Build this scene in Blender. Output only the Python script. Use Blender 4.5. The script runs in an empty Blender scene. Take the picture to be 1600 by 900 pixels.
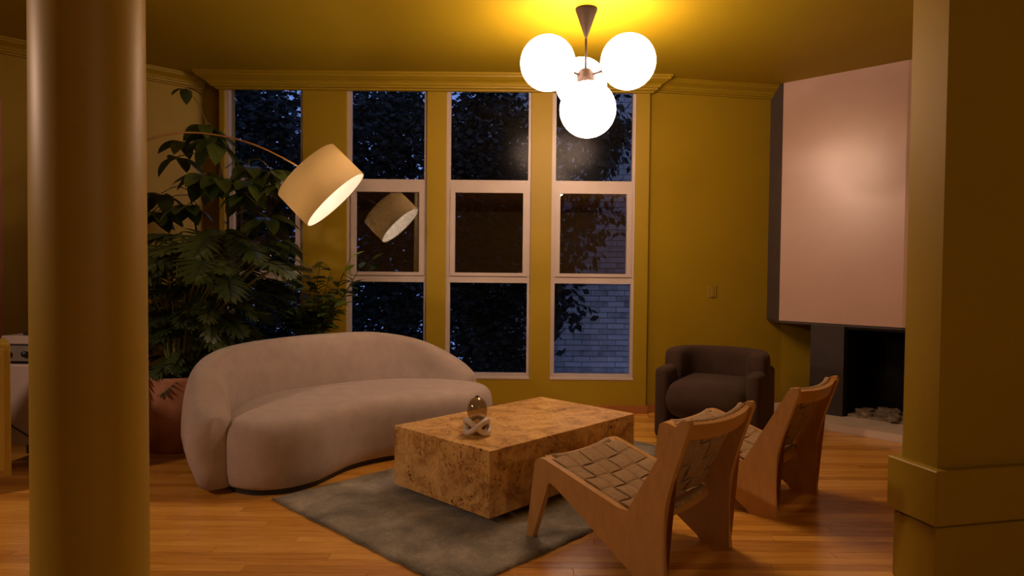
import bpy, bmesh, math, random
from mathutils import Vector, Matrix, Euler
random.seed(7)
SC = bpy.context.scene
COL = SC.collection
PI = math.pi

# ------------------------------------------------------------------ camera
cam_d = bpy.data.cameras.new('camera')
cam = bpy.data.objects.new('camera', cam_d)
COL.objects.link(cam)
cam_d.sensor_fit = 'HORIZONTAL'
cam_d.sensor_width = 36.0
cam_d.lens = 36.0 * 1058.0 / 1600.0
cam_d.clip_start = 0.05
cam_d.clip_end = 200
CAM_PITCH, CAM_ROLL = math.radians(1.52), math.radians(0.55)
_f = Vector((0, math.cos(CAM_PITCH), -math.sin(CAM_PITCH)))
_u0 = Vector((0, math.sin(CAM_PITCH), math.cos(CAM_PITCH)))
_r0 = Vector((1, 0, 0))
_r = _r0 * math.cos(CAM_ROLL) + _u0 * math.sin(CAM_ROLL)
_u = _u0 * math.cos(CAM_ROLL) - _r0 * math.sin(CAM_ROLL)
cm = Matrix((_r, _u, -_f)).transposed().to_4x4()
cm.translation = Vector((0, 0, 1.32))
cam.matrix_world = cm
SC.camera = cam

# ------------------------------------------------------------------ world, lights, exposure
world = bpy.data.worlds.new('dusk_sky')
SC.world = world
world.use_nodes = True
bg = world.node_tree.nodes['Background']
bg.inputs['Color'].default_value = (0.115, 0.195, 0.50, 1)
bg.inputs['Strength'].default_value = 1.7

GLOBE_COLOR = (1.0, 0.635, 0.44)
GLOBE_STRENGTH = 20.0
BULB_STRENGTH = 75.0

def spot_light(name, loc, target, energy, color, radius, angle, blend):
    ld = bpy.data.lights.new(name, 'SPOT')
    ld.energy = energy
    ld.color = color
    ld.shadow_soft_size = radius
    ld.spot_size = math.radians(angle)
    ld.spot_blend = blend
    o = bpy.data.objects.new(name, ld)
    o.location = loc
    o.rotation_euler = (Vector(target) - Vector(loc)).to_track_quat('-Z', 'Y').to_euler()
    COL.objects.link(o)
    return o

# downlight of the adjoining room, off to the left
spot_light('adjoining_room_downlight', (-4.75, 1.80, 2.60), (-1.5, 2.95, 0.75), 190, (1.0, 0.63, 0.44), 0.14, 98, 0.6)
# added fill light behind the camera to lift the dark partition and column
rear_d = bpy.data.lights.new('rear_fill_light', 'POINT')
rear_d.energy = 68
rear_d.color = (1.0, 0.64, 0.44)
rear_d.shadow_soft_size = 0.12
rear = bpy.data.objects.new('rear_fill_light', rear_d)
rear.location = (3.0, -2.0, 2.5)
COL.objects.link(rear)

vs = SC.view_settings
vs.view_transform = 'Standard'
vs.look = 'None'
vs.gamma = 1.0
vs.exposure = 0.0
vs.use_curve_mapping = False

# ------------------------------------------------------------------ node helpers
def new_mat(name):
    m = bpy.data.materials.new(name)
    m.use_nodes = True
    nt = m.node_tree
    b = nt.nodes['Principled BSDF']
    return m, nt, b

def nd(nt, t, **kw):
    n = nt.nodes.new(t)
    for k, v in kw.items():
        setattr(n, k, v)
    return n

def math_n(nt, op, a, b=None, c=None):
    n = nd(nt, 'ShaderNodeMath', operation=op)
    for i, v in enumerate((a, b, c)):
        if v is None:
            continue
        if isinstance(v, (int, float)):
            n.inputs[i].default_value = v
        else:
            nt.links.new(v, n.inputs[i])
    return n.outputs[0]

def ramp(nt, fac, stops):
    r = nd(nt, 'ShaderNodeValToRGB')
    el = r.color_ramp.elements
    while len(el) < len(stops):
        el.new(0.5)
    for e, (p, c) in zip(el, stops):
        e.position = p
        e.color = (c[0], c[1], c[2], 1)
    nt.links.new(fac, r.inputs['Fac'])
    return r.outputs['Color']

def noise(nt, vec, scale, detail=4, rough=0.5, dist=0.0):
    n = nd(nt, 'ShaderNodeTexNoise')
    n.inputs['Scale'].default_value = scale
    n.inputs['Detail'].default_value = detail
    n.inputs['Roughness'].default_value = rough
    n.inputs['Distortion'].default_value = dist
    if vec is not None:
        nt.links.new(vec, n.inputs['Vector'])
    return n.outputs['Fac']

def coords(nt, kind='Object', scale=(1, 1, 1), rot=(0, 0, 0)):
    t = nd(nt, 'ShaderNodeTexCoord')
    mp = nd(nt, 'ShaderNodeMapping')
    mp.inputs['Scale'].default_value = scale
    mp.inputs['Rotation'].default_value = rot
    nt.links.new(t.outputs[kind], mp.inputs['Vector'])
    return mp.outputs['Vector']

def bump(nt, b, h, strength=0.2, dist=0.01):
    n = nd(nt, 'ShaderNodeBump')
    n.inputs['Strength'].default_value = strength
    n.inputs['Distance'].default_value = dist
    nt.links.new(h, n.inputs['Height'])
    nt.links.new(n.outputs['Normal'], b.inputs['Normal'])

def vary(name, c0, c1, scale=6, rough=0.6, bstr=0.1, bscale=60, bdist=0.004, spec=0.5, detail=4, metal=0.0):
    m, nt, b = new_mat(name)
    v = coords(nt)
    nt.links.new(ramp(nt, noise(nt, v, scale, detail), [(0.3, c0), (0.7, c1)]), b.inputs['Base Color'])
    b.inputs['Roughness'].default_value = rough
    b.inputs['Specular IOR Level'].default_value = spec
    b.inputs['Metallic'].default_value = metal
    if bstr:
        bump(nt, b, noise(nt, v, bscale, 3), bstr, bdist)
    return m

M = {}
M['wall'] = vary('olive_paint', (0.33, 0.230, 0.007), (0.37, 0.260, 0.009), 1.5, 0.5, 0.05, 90, 0.002, 0.4)
M['ceiling'] = vary('olive_ceiling_paint', (0.36, 0.265, 0.008), (0.40, 0.295, 0.010), 1.2, 0.6, 0.03, 12, 0.004, 0.2)
M['column'] = vary('olive_column_paint', (0.36, 0.25, 0.02), (0.40, 0.28, 0.025), 1.5, 0.45, 0.04, 90, 0.002, 0.4)
M['white_frame'] = vary('white_window_paint', (0.50, 0.445, 0.42), (0.55, 0.49, 0.465), 5, 0.4, 0.04, 60, 0.002)
M['pink_plaster'] = vary('pale_pink_plaster', (0.54, 0.38, 0.32), (0.58, 0.41, 0.35), 2.5, 0.27, 0.05, 14, 0.003, 0.5)
M['dark_plaster'] = vary('charcoal_plaster', (0.060, 0.046, 0.042), (0.072, 0.056, 0.052), 5, 0.6, 0.08, 50, 0.003)
M['slate'] = vary('dark_slate', (0.030, 0.024, 0.024), (0.040, 0.032, 0.031), 5, 0.6, 0.08, 50, 0.003)
M['soot'] = vary('soot', (0.008, 0.007, 0.006), (0.016, 0.014, 0.012), 6, 0.9, 0.3, 20, 0.01, 0.1)
M['hearth'] = vary('white_stone', (0.58, 0.50, 0.46), (0.68, 0.60, 0.55), 3, 0.45, 0.05, 30, 0.003)
M['baseboard'] = vary('orange_wood_trim', (0.32, 0.12, 0.03), (0.42, 0.17, 0.045), 6, 0.4, 0.05, 40, 0.002)
M['plate'] = vary('switch_plastic', (0.33, 0.235, 0.02), (0.35, 0.25, 0.025), 6, 0.4, 0)
M['bronze'] = vary('dark_bronze', (0.020, 0.013, 0.010), (0.028, 0.018, 0.014), 9, 0.5, 0.05, 60, 0.001, 0.2)
M['brass'] = vary('aged_brass', (0.52, 0.30, 0.12), (0.60, 0.36, 0.15), 9, 0.32, 0.03, 60, 0.001, 0.5, metal=0.85)
M['black'] = vary('black_plastic', (0.012, 0.012, 0.012), (0.02, 0.02, 0.02), 9, 0.5, 0.03, 60, 0.001)
M['silver'] = vary('brushed_silver', (0.42, 0.40, 0.37), (0.5, 0.48, 0.45), 20, 0.35, 0.03, 60, 0.001, 0.5, metal=0.8)
M['console'] = vary('off_white_lacquer', (0.42, 0.34, 0.31), (0.46, 0.38, 0.34), 4, 0.5, 0.03, 60, 0.001)
M['cabinet'] = vary('ochre_lacquer', (0.42, 0.29, 0.04), (0.46, 0.32, 0.05), 4, 0.45, 0.03, 60, 0.001)
M['pink_panel'] = vary('dusty_pink_canvas', (0.44, 0.20, 0.13), (0.50, 0.24, 0.16), 3, 0.7, 0.05, 80, 0.001)
M['terracotta'] = vary('terracotta', (0.34, 0.15, 0.085), (0.52, 0.28, 0.19), 7, 0.75, 0.25, 25, 0.006, 0.3)
M['soil'] = vary('potting_soil', (0.015, 0.01, 0.006), (0.04, 0.027, 0.016), 30, 0.9, 0.6, 60, 0.02, 0.2)
M['sofa'] = None
M['white_ceramic'] = vary('white_marble', (0.60, 0.54, 0.50), (0.76, 0.70, 0.66), 18, 0.35, 0.08, 80, 0.002)
M['stem'] = vary('plant_stem', (0.10, 0.13, 0.03), (0.17, 0.17, 0.05), 20, 0.6, 0.1, 60, 0.002)
M['bark'] = vary('bark', (0.05, 0.035, 0.022), (0.11, 0.08, 0.05), 20, 0.85, 0.4, 40, 0.01, 0.2)
M['earth'] = vary('garden_earth', (0.015, 0.014, 0.01), (0.035, 0.03, 0.02), 3, 0.95, 0.3, 20, 0.02, 0.1)
M['stone'] = vary('pale_rubble', (0.16, 0.13, 0.10), (0.34, 0.29, 0.23), 14, 0.85, 0.4, 40, 0.01, 0.2)

def fabric(name, c0, c1, scale=500, rough=0.9, bs=0.25, sheen=0.2):
    m, nt, b = new_mat(name)
    v = coords(nt)
    col = ramp(nt, noise(nt, v, 9, 5), [(0.3, c0), (0.7, c1)])
    fine = noise(nt, v, scale, 2)
    mx = nd(nt, 'ShaderNodeMix', data_type='RGBA', blend_type='MULTIPLY')
    mx.inputs['Factor'].default_value = 0.5
    nt.links.new(col, mx.inputs['A'])
    nt.links.new(ramp(nt, fine, [(0.3, (0.62, 0.62, 0.62)), (0.7, (1, 1, 1))]), mx.inputs['B'])
    nt.links.new(mx.outputs['Result'], b.inputs['Base Color'])
    b.inputs['Roughness'].default_value = rough
    b.inputs['Specular IOR Level'].default_value = 0.15
    b.inputs['Sheen Weight'].default_value = sheen
    bump(nt, b, fine, bs, 0.003)
    return m
M['sofa'] = fabric('greige_boucle', (0.43, 0.36, 0.325), (0.50, 0.42, 0.38), 260)
M['brown_fabric'] = fabric('dark_brown_fabric', (0.056, 0.034, 0.025), (0.070, 0.042, 0.031), 320, sheen=0.05)

def wood(name, c0, c1, c2, rough=0.42, axis=(1, 1, 12), scale=3.0):
    m, nt, b = new_mat(name)
    v = coords(nt, 'Object', axis)
    n1 = noise(nt, v, scale, 6, 0.6, 0.6)
    nt.links.new(ramp(nt, n1, [(0.25, c0), (0.5, c1), (0.75, c2)]), b.inputs['Base Color'])
    b.inputs['Roughness'].default_value = rough
    bump(nt, b, n1, 0.06, 0.003)
    return m
M['chair_wood'] = wood('honey_wood', (0.46, 0.25, 0.070), (0.53, 0.295, 0.088), (0.58, 0.33, 0.105), 0.42, (2, 10, 3), 2.5)
M['rail_wood'] = wood('pale_honey_wood', (0.50, 0.27, 0.10), (0.56, 0.31, 0.12), (0.60, 0.34, 0.14), 0.42, (2, 10, 3), 2.5)

# cord weave: fine parallel cords
def cord(name, c0, c1, axis):
    m, nt, b = new_mat(name)
    v = coords(nt)
    w = nd(nt, 'ShaderNodeTexWave', wave_type='BANDS', bands_direction=axis)
    w.inputs['Scale'].default_value = 55
    w.inputs['Distortion'].default_value = 2.0
    w.inputs['Detail'].default_value = 1.5
    nt.links.new(v, w.inputs['Vector'])
    n1 = noise(nt, v, 45, 4)
    mxf = math_n(nt, 'MULTIPLY_ADD', w.outputs['Fac'], 0.5, math_n(nt, 'MULTIPLY', n1, 0.5))
    nt.links.new(ramp(nt, mxf, [(0.2, c0), (0.75, c1)]), b.inputs['Base Color'])
    b.inputs['Roughness'].default_value = 0.85
    b.inputs['Specular IOR Level'].default_value = 0.2
    bump(nt, b, w.outputs['Fac'], 0.6, 0.004)
    return m
M['cord_long'] = cord('paper_cord_lengthwise', (0.28, 0.19, 0.10), (0.56, 0.41, 0.24), 'X')
M['cord_back'] = cord('paper_cord_back', (0.28, 0.19, 0.10), (0.56, 0.41, 0.24), 'Z')
M['cord_cross'] = cord('paper_cord_crosswise', (0.28, 0.19, 0.10), (0.56, 0.41, 0.24), 'Y')

# burl veneer
m, nt, b = new_mat('burl_veneer')
v = coords(nt)
n1 = noise(nt, v, 5.5, 6, 0.62, 1.2)
n2 = noise(nt, v, 26, 6, 0.7, 1.6)
vo = nd(nt, 'ShaderNodeTexVoronoi', feature='F1')
vo.inputs['Scale'].default_value = 34
vo.inputs['Randomness'].default_value = 1
mixv = nd(nt, 'ShaderNodeMix', data_type='VECTOR')
nt.links.new(v, mixv.inputs['A'])
nn = nd(nt, 'ShaderNodeTexNoise'); nn.inputs['Scale'].default_value = 12
nt.links.new(v, nn.inputs['Vector'])
nt.links.new(nn.outputs['Color'], mixv.inputs['B'])
mixv.inputs['Factor'].default_value = 0.12
nt.links.new(mixv.outputs['Result'], vo.inputs['Vector'])
spots = math_n(nt, 'SUBTRACT', 1.0, math_n(nt, 'MINIMUM', 1.0, math_n(nt, 'MULTIPLY', vo.outputs['Distance'], 3.0)))
clus = math_n(nt, 'MAXIMUM', 0.0, math_n(nt, 'MULTIPLY_ADD', noise(nt, v, 7, 3), 3.2, -1.35))
dark = math_n(nt, 'MULTIPLY', spots, clus)
fac = math_n(nt, 'SUBTRACT', math_n(nt, 'MULTIPLY_ADD', n1, 0.85, math_n(nt, 'MULTIPLY_ADD', n2, 0.6, -0.13)), math_n(nt, 'MULTIPLY', dark, 0.75))
nt.links.new(ramp(nt, fac, [(0.22, (0.10, 0.04, 0.010)), (0.45, (0.40, 0.205, 0.055)), (0.58, (0.66, 0.40, 0.13)), (0.75, (0.82, 0.56, 0.225))]), b.inputs['Base Color'])
b.inputs['Roughness'].default_value = 0.30
M['burl'] = m

# floorboards: the board a point lies on is found from its place on the floor
BW, BL = 0.066, 1.45
m, nt, b = new_mat('oiled_strip_floor')
gp = nd(nt, 'ShaderNodeNewGeometry').outputs['Position']
sx = nd(nt, 'ShaderNodeSeparateXYZ'); nt.links.new(gp, sx.inputs[0])
row = math_n(nt, 'FLOOR', math_n(nt, 'DIVIDE', sx.outputs['Y'], BW))
off = math_n(nt, 'MULTIPLY', math_n(nt, 'FRACT', math_n(nt, 'MULTIPLY', row, 0.618034)), BL)
kk = math_n(nt, 'FLOOR', math_n(nt, 'DIVIDE', math_n(nt, 'SUBTRACT', sx.outputs['X'], off), BL))
cx = nd(nt, 'ShaderNodeCombineXYZ')
nt.links.new(row, cx.inputs[0]); nt.links.new(kk, cx.inputs[1])
wn = nd(nt, 'ShaderNodeTexWhiteNoise', noise_dimensions='3D'); nt.links.new(cx.outputs[0], wn.inputs['Vector'])
mp = nd(nt, 'ShaderNodeMapping'); mp.inputs['Scale'].default_value = (1.6, 26, 1)
nt.links.new(gp, mp.inputs['Vector'])
va = nd(nt, 'ShaderNodeVectorMath', operation='ADD')
nt.links.new(mp.outputs[0], va.inputs[0])
vsx = nd(nt, 'ShaderNodeVectorMath', operation='SCALE'); vsx.inputs['Scale'].default_value = 30
nt.links.new(wn.outputs['Color'], vsx.inputs[0]); nt.links.new(vsx.outputs[0], va.inputs[1])
gr = noise(nt, va.outputs[0], 2.4, 6, 0.62, 0.8)
f2 = math_n(nt, 'MULTIPLY_ADD', gr, 0.7, math_n(nt, 'MULTIPLY', wn.outputs['Value'], 0.34))
nt.links.new(ramp(nt, f2, [(0.20, (0.36, 0.150, 0.020)), (0.46, (0.62, 0.305, 0.048)), (0.74, (0.82, 0.46, 0.09))]), b.inputs['Base Color'])
b.inputs['Roughness'].default_value = 0.27
b.inputs['Coat Weight'].default_value = 0.25
b.inputs['Coat Roughness'].default_value = 0.18
bump(nt, b, gr, 0.05, 0.002)
M['floorboard'] = m
M['subfloor'] = vary('dark_subfloor', (0.03, 0.014, 0.006), (0.05, 0.022, 0.01), 4, 0.8, 0)

# rug
m, nt, b = new_mat('grey_green_rug')
v = coords(nt)
n1 = noise(nt, v, 3.2, 6, 0.65, 0.5); n2 = noise(nt, v, 160, 3, 0.6)
f = math_n(nt, 'MULTIPLY_ADD', n1, 0.75, math_n(nt, 'MULTIPLY', n2, 0.35))
nt.links.new(ramp(nt, f, [(0.43, (0.10, 0.095, 0.072)), (0.55, (0.205, 0.195, 0.155)), (0.68, (0.38, 0.35, 0.28))]), b.inputs['Base Color'])
b.inputs['Roughness'].default_value = 0.95
b.inputs['Specular IOR Level'].default_value = 0.1
b.inputs['Sheen Weight'].default_value = 0.3
bump(nt, b, n2, 0.7, 0.008)
M['rug'] = m

# glass
def glass(name, refl, tint, mirror=1.0, rough=0.0):
    m, nt, b = new_mat(name)
    nt.nodes.remove(b)
    out = nt.nodes['Material Output']
    tr = nd(nt, 'ShaderNodeBsdfTransparent'); tr.inputs['Color'].default_value = tint
    gl = nd(nt, 'ShaderNodeBsdfGlossy'); gl.inputs['Roughness'].default_value = rough
    gl.inputs['Color'].default_value = (mirror, mirror, mirror, 1)
    mx = nd(nt, 'ShaderNodeMixShader'); mx.inputs['Fac'].default_value = refl
    nt.links.new(tr.outputs[0], mx.inputs[1]); nt.links.new(gl.outputs[0], mx.inputs[2])
    nt.links.new(mx.outputs[0], out.inputs['Surface'])
    return m
M['glass_fixed'] = glass('fixed_pane_glass', 0.08, (0.96, 0.96, 0.97, 1), 0.05, 0.18)
M['glass_sash'] = glass('sash_pane_glass', 0.35, (0.95, 0.95, 0.96, 1), 0.66)

m = glass('smoked_glass', 0.07, (0.80, 0.75, 0.66, 1))
M['smoke'] = m

def emis(name, color, strength):
    m, nt, b = new_mat(name)
    b.inputs['Base Color'].default_value = (0.9, 0.88, 0.84, 1)
    b.inputs['Emission Color'].default_value = (*color, 1)
    b.inputs['Emission Strength'].default_value = strength
    b.inputs['Roughness'].default_value = 0.3
    return m
M['globe'] = emis('opal_globe_glow', GLOBE_COLOR, GLOBE_STRENGTH)
M['bulb'] = emis('bulb_glow', (1.0, 0.74, 0.52), BULB_STRENGTH)

# lampshade: linen outside, lets a little light through
m, nt, b = new_mat('linen_shade')
v = coords(nt)
fine = noise(nt, v, 220, 3)
nt.links.new(ramp(nt, fine, [(0.3, (0.64, 0.53, 0.30)), (0.7, (0.76, 0.64, 0.38))]), b.inputs['Base Color'])
b.inputs['Roughness'].default_value = 0.9
tl = nd(nt, 'ShaderNodeBsdfTranslucent'); tl.inputs['Color'].default_value = (0.80, 0.58, 0.24, 1)
mx = nd(nt, 'ShaderNodeMixShader'); mx.inputs['Fac'].default_value = 0.42
nt.links.new(b.outputs[0], mx.inputs[1]); nt.links.new(tl.outputs[0], mx.inputs[2])
nt.links.new(mx.outputs[0], nt.nodes['Material Output'].inputs['Surface'])
M['shade'] = m
m, nt, b = new_mat('white_lining')
nt.links.new(ramp(nt, noise(nt, coords(nt), 5), [(0.3, (0.78, 0.77, 0.75)), (0.7, (0.82, 0.81, 0.79))]), b.inputs['Base Color'])
b.inputs['Roughness'].default_value = 0.8
tl = nd(nt, 'ShaderNodeBsdfTranslucent'); tl.inputs['Color'].default_value = (0.85, 0.80, 0.70, 1)
mx = nd(nt, 'ShaderNodeMixShader'); mx.inputs['Fac'].default_value = 0.30
nt.links.new(b.outputs[0], mx.inputs[1]); nt.links.new(tl.outputs[0], mx.inputs[2])
nt.links.new(mx.outputs[0], nt.nodes['Material Output'].inputs['Surface'])
M['lining'] = m

def leaf_mat(name, c0, c1, c2, rough=0.4, trans=0.18):
    m, nt, b = new_mat(name)
    oi = nd(nt, 'ShaderNodeObjectInfo')
    v = coords(nt)
    f = math_n(nt, 'MULTIPLY_ADD', noise(nt, v, 9, 3), 0.5, math_n(nt, 'MULTIPLY', oi.outputs['Random'], 0.5))
    nt.links.new(ramp(nt, f, [(0.2, c0), (0.5, c1), (0.8, c2)]), b.inputs['Base Color'])
    b.inputs['Roughness'].default_value = rough
    tl = nd(nt, 'ShaderNodeBsdfTranslucent'); tl.inputs['Color'].default_value = (c2[0] * 1.3, c2[1] * 1.3, c2[2], 1)
    mx = nd(nt, 'ShaderNodeMixShader'); mx.inputs['Fac'].default_value = trans
    nt.links.new(b.outputs[0], mx.inputs[1]); nt.links.new(tl.outputs[0], mx.inputs[2])
    nt.links.new(mx.outputs[0], nt.nodes['Material Output'].inputs['Surface'])
    return m
M['leaf_dark'] = leaf_mat('deep_green_leaf', (0.020, 0.040, 0.010), (0.040, 0.066, 0.016), (0.075, 0.10, 0.026))
M['leaf_gloss'] = leaf_mat('glossy_green_leaf', (0.025, 0.050, 0.010), (0.050, 0.080, 0.016), (0.085, 0.115, 0.028), 0.3)
M['leaf_shrub'] = leaf_mat('mid_green_leaf', (0.030, 0.06, 0.010), (0.055, 0.095, 0.016), (0.10, 0.16, 0.028), 0.35)
M['leaf_lit'] = leaf_mat('lamplit_leaf', (0.22, 0.36, 0.04), (0.28, 0.44, 0.05), (0.34, 0.5, 0.07), 0.4)  # glow of the arc lamp on a few shrub tips, put into the leaf colour
M['tree_leaf'] = leaf_mat('garden_tree_leaf', (0.008, 0.010, 0.006), (0.013, 0.016, 0.009), (0.022, 0.026, 0.014), 0.8, 0.04)

# painted brick
m, nt, b = new_mat('white_painted_brick')
v = coords(nt, 'Generated')
oi = nd(nt, 'ShaderNodeObjectInfo')
gp = nd(nt, 'ShaderNodeNewGeometry').outputs['Position']
f = math_n(nt, 'MULTIPLY_ADD', noise(nt, gp, 7, 5, 0.6), 0.7, math_n(nt, 'MULTIPLY', oi.outputs['Random'], 0.3))
nt.links.new(ramp(nt, f, [(0.25, (0.26, 0.21, 0.18)), (0.5, (0.50, 0.42, 0.36)), (0.75, (0.60, 0.52, 0.45))]), b.inputs['Base Color'])
b.inputs['Roughness'].default_value = 0.85
bump(nt, b, noise(nt, gp, 40, 4), 0.4, 0.01)
M['brick'] = m
m, nt, b = new_mat('painted_brickwork_far')
gp = nd(nt, 'ShaderNodeNewGeometry').outputs['Position']
sx = nd(nt, 'ShaderNodeSeparateXYZ'); nt.links.new(gp, sx.inputs[0])
cx = nd(nt, 'ShaderNodeCombineXYZ'); nt.links.new(sx.outputs['X'], cx.inputs[0]); nt.links.new(sx.outputs['Z'], cx.inputs[1])
bt = nd(nt, 'ShaderNodeTexBrick')
bt.inputs['Scale'].default_value = 1.0
bt.inputs['Brick Width'].default_value = 0.23
bt.inputs['Row Height'].default_value = 0.075
bt.inputs['Mortar Size'].default_value = 0.006
bt.inputs['Color1'].default_value = (0.48, 0.40, 0.34, 1)
bt.inputs['Color2'].default_value = (0.40, 0.33, 0.28, 1)
bt.inputs['Mortar'].default_value = (0.18, 0.17, 0.16, 1)
nt.links.new(cx.outputs[0], bt.inputs['Vector'])
nt.links.new(bt.outputs['Color'], b.inputs['Base Color'])
b.inputs['Roughness'].default_value = 0.9
M['brickwork'] = m

# ------------------------------------------------------------------ mesh helpers
def link(name, me, mat, parent=None, smooth=False):
    if mat and not me.materials:
        me.materials.append(M[mat] if isinstance(mat, str) else mat)
    o = bpy.data.objects.new(name, me)
    COL.objects.link(o)
    if parent is not None:
        o.parent = parent
    if smooth:
        for p in me.polygons:
            p.use_smooth = True
    return o

def obj(name, bm, mat, parent=None, smooth=False):
    me = bpy.data.meshes.new(name)
    bmesh.ops.recalc_face_normals(bm, faces=bm.faces)
    bm.to_mesh(me)
    bm.free()
    return link(name, me, mat, parent, smooth)

def pyobj(name, vs_, fs_, mat, parent=None, smooth=False):
    me = bpy.data.meshes.new(name)
    me.from_pydata([tuple(v) for v in vs_], [], fs_)
    bm = bmesh.new(); bm.from_mesh(me)
    bmesh.ops.recalc_face_normals(bm, faces=bm.faces)
    bm.to_mesh(me); bm.free()
    return link(name, me, mat, parent, smooth)

def tag(o, label=None, cat=None, group=None, kind=None):
    if label: o['label'] = label
    if cat: o['category'] = cat
    if group: o['group'] = group
    if kind: o['kind'] = kind
    return o

def thing(name, label, cat, loc=(0, 0, 0), rz=0.0, group=None):
    o = bpy.data.objects.new(name, None)
    o.empty_display_size = 0.1
    COL.objects.link(o)
    o.location = loc
    o.rotation_euler = (0, 0, rz)
    return tag(o, label, cat, group)

def box(bm, x0, x1, y0, y1, z0, z1, mat=None):
    vs_ = [bm.verts.new(Vector((x, y, z)) if mat is None else mat @ Vector((x, y, z)))
           for x in (x0, x1) for y in (y0, y1) for z in (z0, z1)]
    for f in ((0, 1, 3, 2), (4, 6, 7, 5), (0, 4, 5, 1), (2, 3, 7, 6), (0, 2, 6, 4), (1, 5, 7, 3)):
        bm.faces.new([vs_[i] for i in f])
    return bm

def boxbm(*a, **k):
    return box(bmesh.new(), *a, **k)

def rbox(x0, x1, y0, y1, z0, z1, r=0.01, seg=2, mat=None):
    bm = boxbm(x0, x1, y0, y1, z0, z1)
    bmesh.ops.bevel(bm, geom=list(bm.edges), offset=r, segments=seg, profile=0.5, affect='EDGES')
    if mat is not None:
        bm.transform(mat)
    return bm

def prism(poly, z0, z1, mat=None):
    """polygon (a, b) extruded along a third axis: vertex = (a, b, z)"""
    bm = bmesh.new()
    T = (lambda v: Vector(v)) if mat is None else (lambda v: mat @ Vector(v))
    lo = [bm.verts.new(T((a, b_, z0))) for a, b_ in poly]
    hi = [bm.verts.new(T((a, b_, z1))) for a, b_ in poly]
    n = len(poly)
    bm.faces.new(lo[::-1]); bm.faces.new(hi)
    for i in range(n):
        bm.faces.new((lo[i], lo[(i + 1) % n], hi[(i + 1) % n], hi[i]))
    return bm

def lathe(profile, n=32, mat=None, bm=None):
    bm = bm or bmesh.new()
    rings = []
    for r, z in profile:
        if r < 1e-6:
            v = Vector((0, 0, z)); v = mat @ v if mat else v
            rings.append([bm.verts.new(v)])
        else:
            ring = []
            for i in range(n):
                a = 2 * PI * i / n
                v = Vector((r * math.cos(a), r * math.sin(a), z)); v = mat @ v if mat else v
                ring.append(bm.verts.new(v))
            rings.append(ring)
    for a, b_ in zip(rings, rings[1:]):
        for i in range(n):
            j = (i + 1) % n
            if len(a) == 1 and len(b_) == 1: continue
            if len(a) == 1: bm.faces.new((a[0], b_[i], b_[j]))
            elif len(b_) == 1: bm.faces.new((a[i], a[j], b_[0]))
            else: bm.faces.new((a[i], a[j], b_[j], b_[i]))
    return bm

def catmull(pts, sub=8, closed=False):
    P = [Vector(p) for p in pts]
    n = len(P)
    out = []
    rng = range(n) if closed else range(n - 1)
    for i in rng:
        if closed:
            p0, p1, p2, p3 = P[(i - 1) % n], P[i], P[(i + 1) % n], P[(i + 2) % n]
        else:
            p0 = P[i - 1] if i > 0 else P[0] * 2 - P[1]
            p1, p2 = P[i], P[i + 1]
            p3 = P[i + 2] if i + 2 < n else P[-1] * 2 - P[-2]
        for k in range(sub):
            t = k / sub
            out.append(0.5 * ((2 * p1) + (p2 - p0) * t + (2 * p0 - 5 * p1 + 4 * p2 - p3) * t * t + (3 * p1 - p0 - 3 * p2 + p3) * t ** 3))
    if not closed:
        out.append(P[-1].copy())
    return out

def tube(path, rad, n=8, bm=None, closed=False, flat=1.0):
    bm = bm or bmesh.new()
    P = [Vector(p) for p in path]
    m_ = len(P)
    R = rad if hasattr(rad, '__len__') else [rad] * m_
    rings = []
    nrm = None
    for i in range(m_):
        if closed:
            t = (P[(i + 1) % m_] - P[i - 1]).normalized()
        else:
            t = (P[min(i + 1, m_ - 1)] - P[max(i - 1, 0)]).normalized()
        if nrm is None:
            a = Vector((0, 0, 1)) if abs(t.z) < 0.9 else Vector((1, 0, 0))
            nrm = (a - t * a.dot(t)).normalized()
        else:
            nrm = (nrm - t * nrm.dot(t)).normalized()
        bi = t.cross(nrm)
        rings.append([bm.verts.new(P[i] + (nrm * math.cos(2 * PI * k / n) + bi * math.sin(2 * PI * k / n) * flat) * R[i]) for k in range(n)])
    for i in range(m_ if closed else m_ - 1):
        a, b_ = rings[i], rings[(i + 1) % m_]
        for k in range(n):
            bm.faces.new((a[k], a[(k + 1) % n], b_[(k + 1) % n], b_[k]))
    if not closed:
        bm.faces.new(rings[0][::-1]); bm.faces.new(rings[-1])
    return bm

def basis(origin, ax, ay, az):
    mt = Matrix((Vector(ax), Vector(ay), Vector(az))).transposed().to_4x4()
    mt.translation = Vector(origin)
    return mt

def struct(name, bm, mat, parent=None, smooth=False):
    o = obj(name, bm, mat, parent, smooth)
    if parent is None:
        o['kind'] = 'structure'
    return o

# ------------------------------------------------------------------ the room shell
CZ = 3.08
floor = struct('floor', boxbm(-7.2, 4.8, -8.2, 6.75, -0.14, -0.022), 'subfloor')
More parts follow.
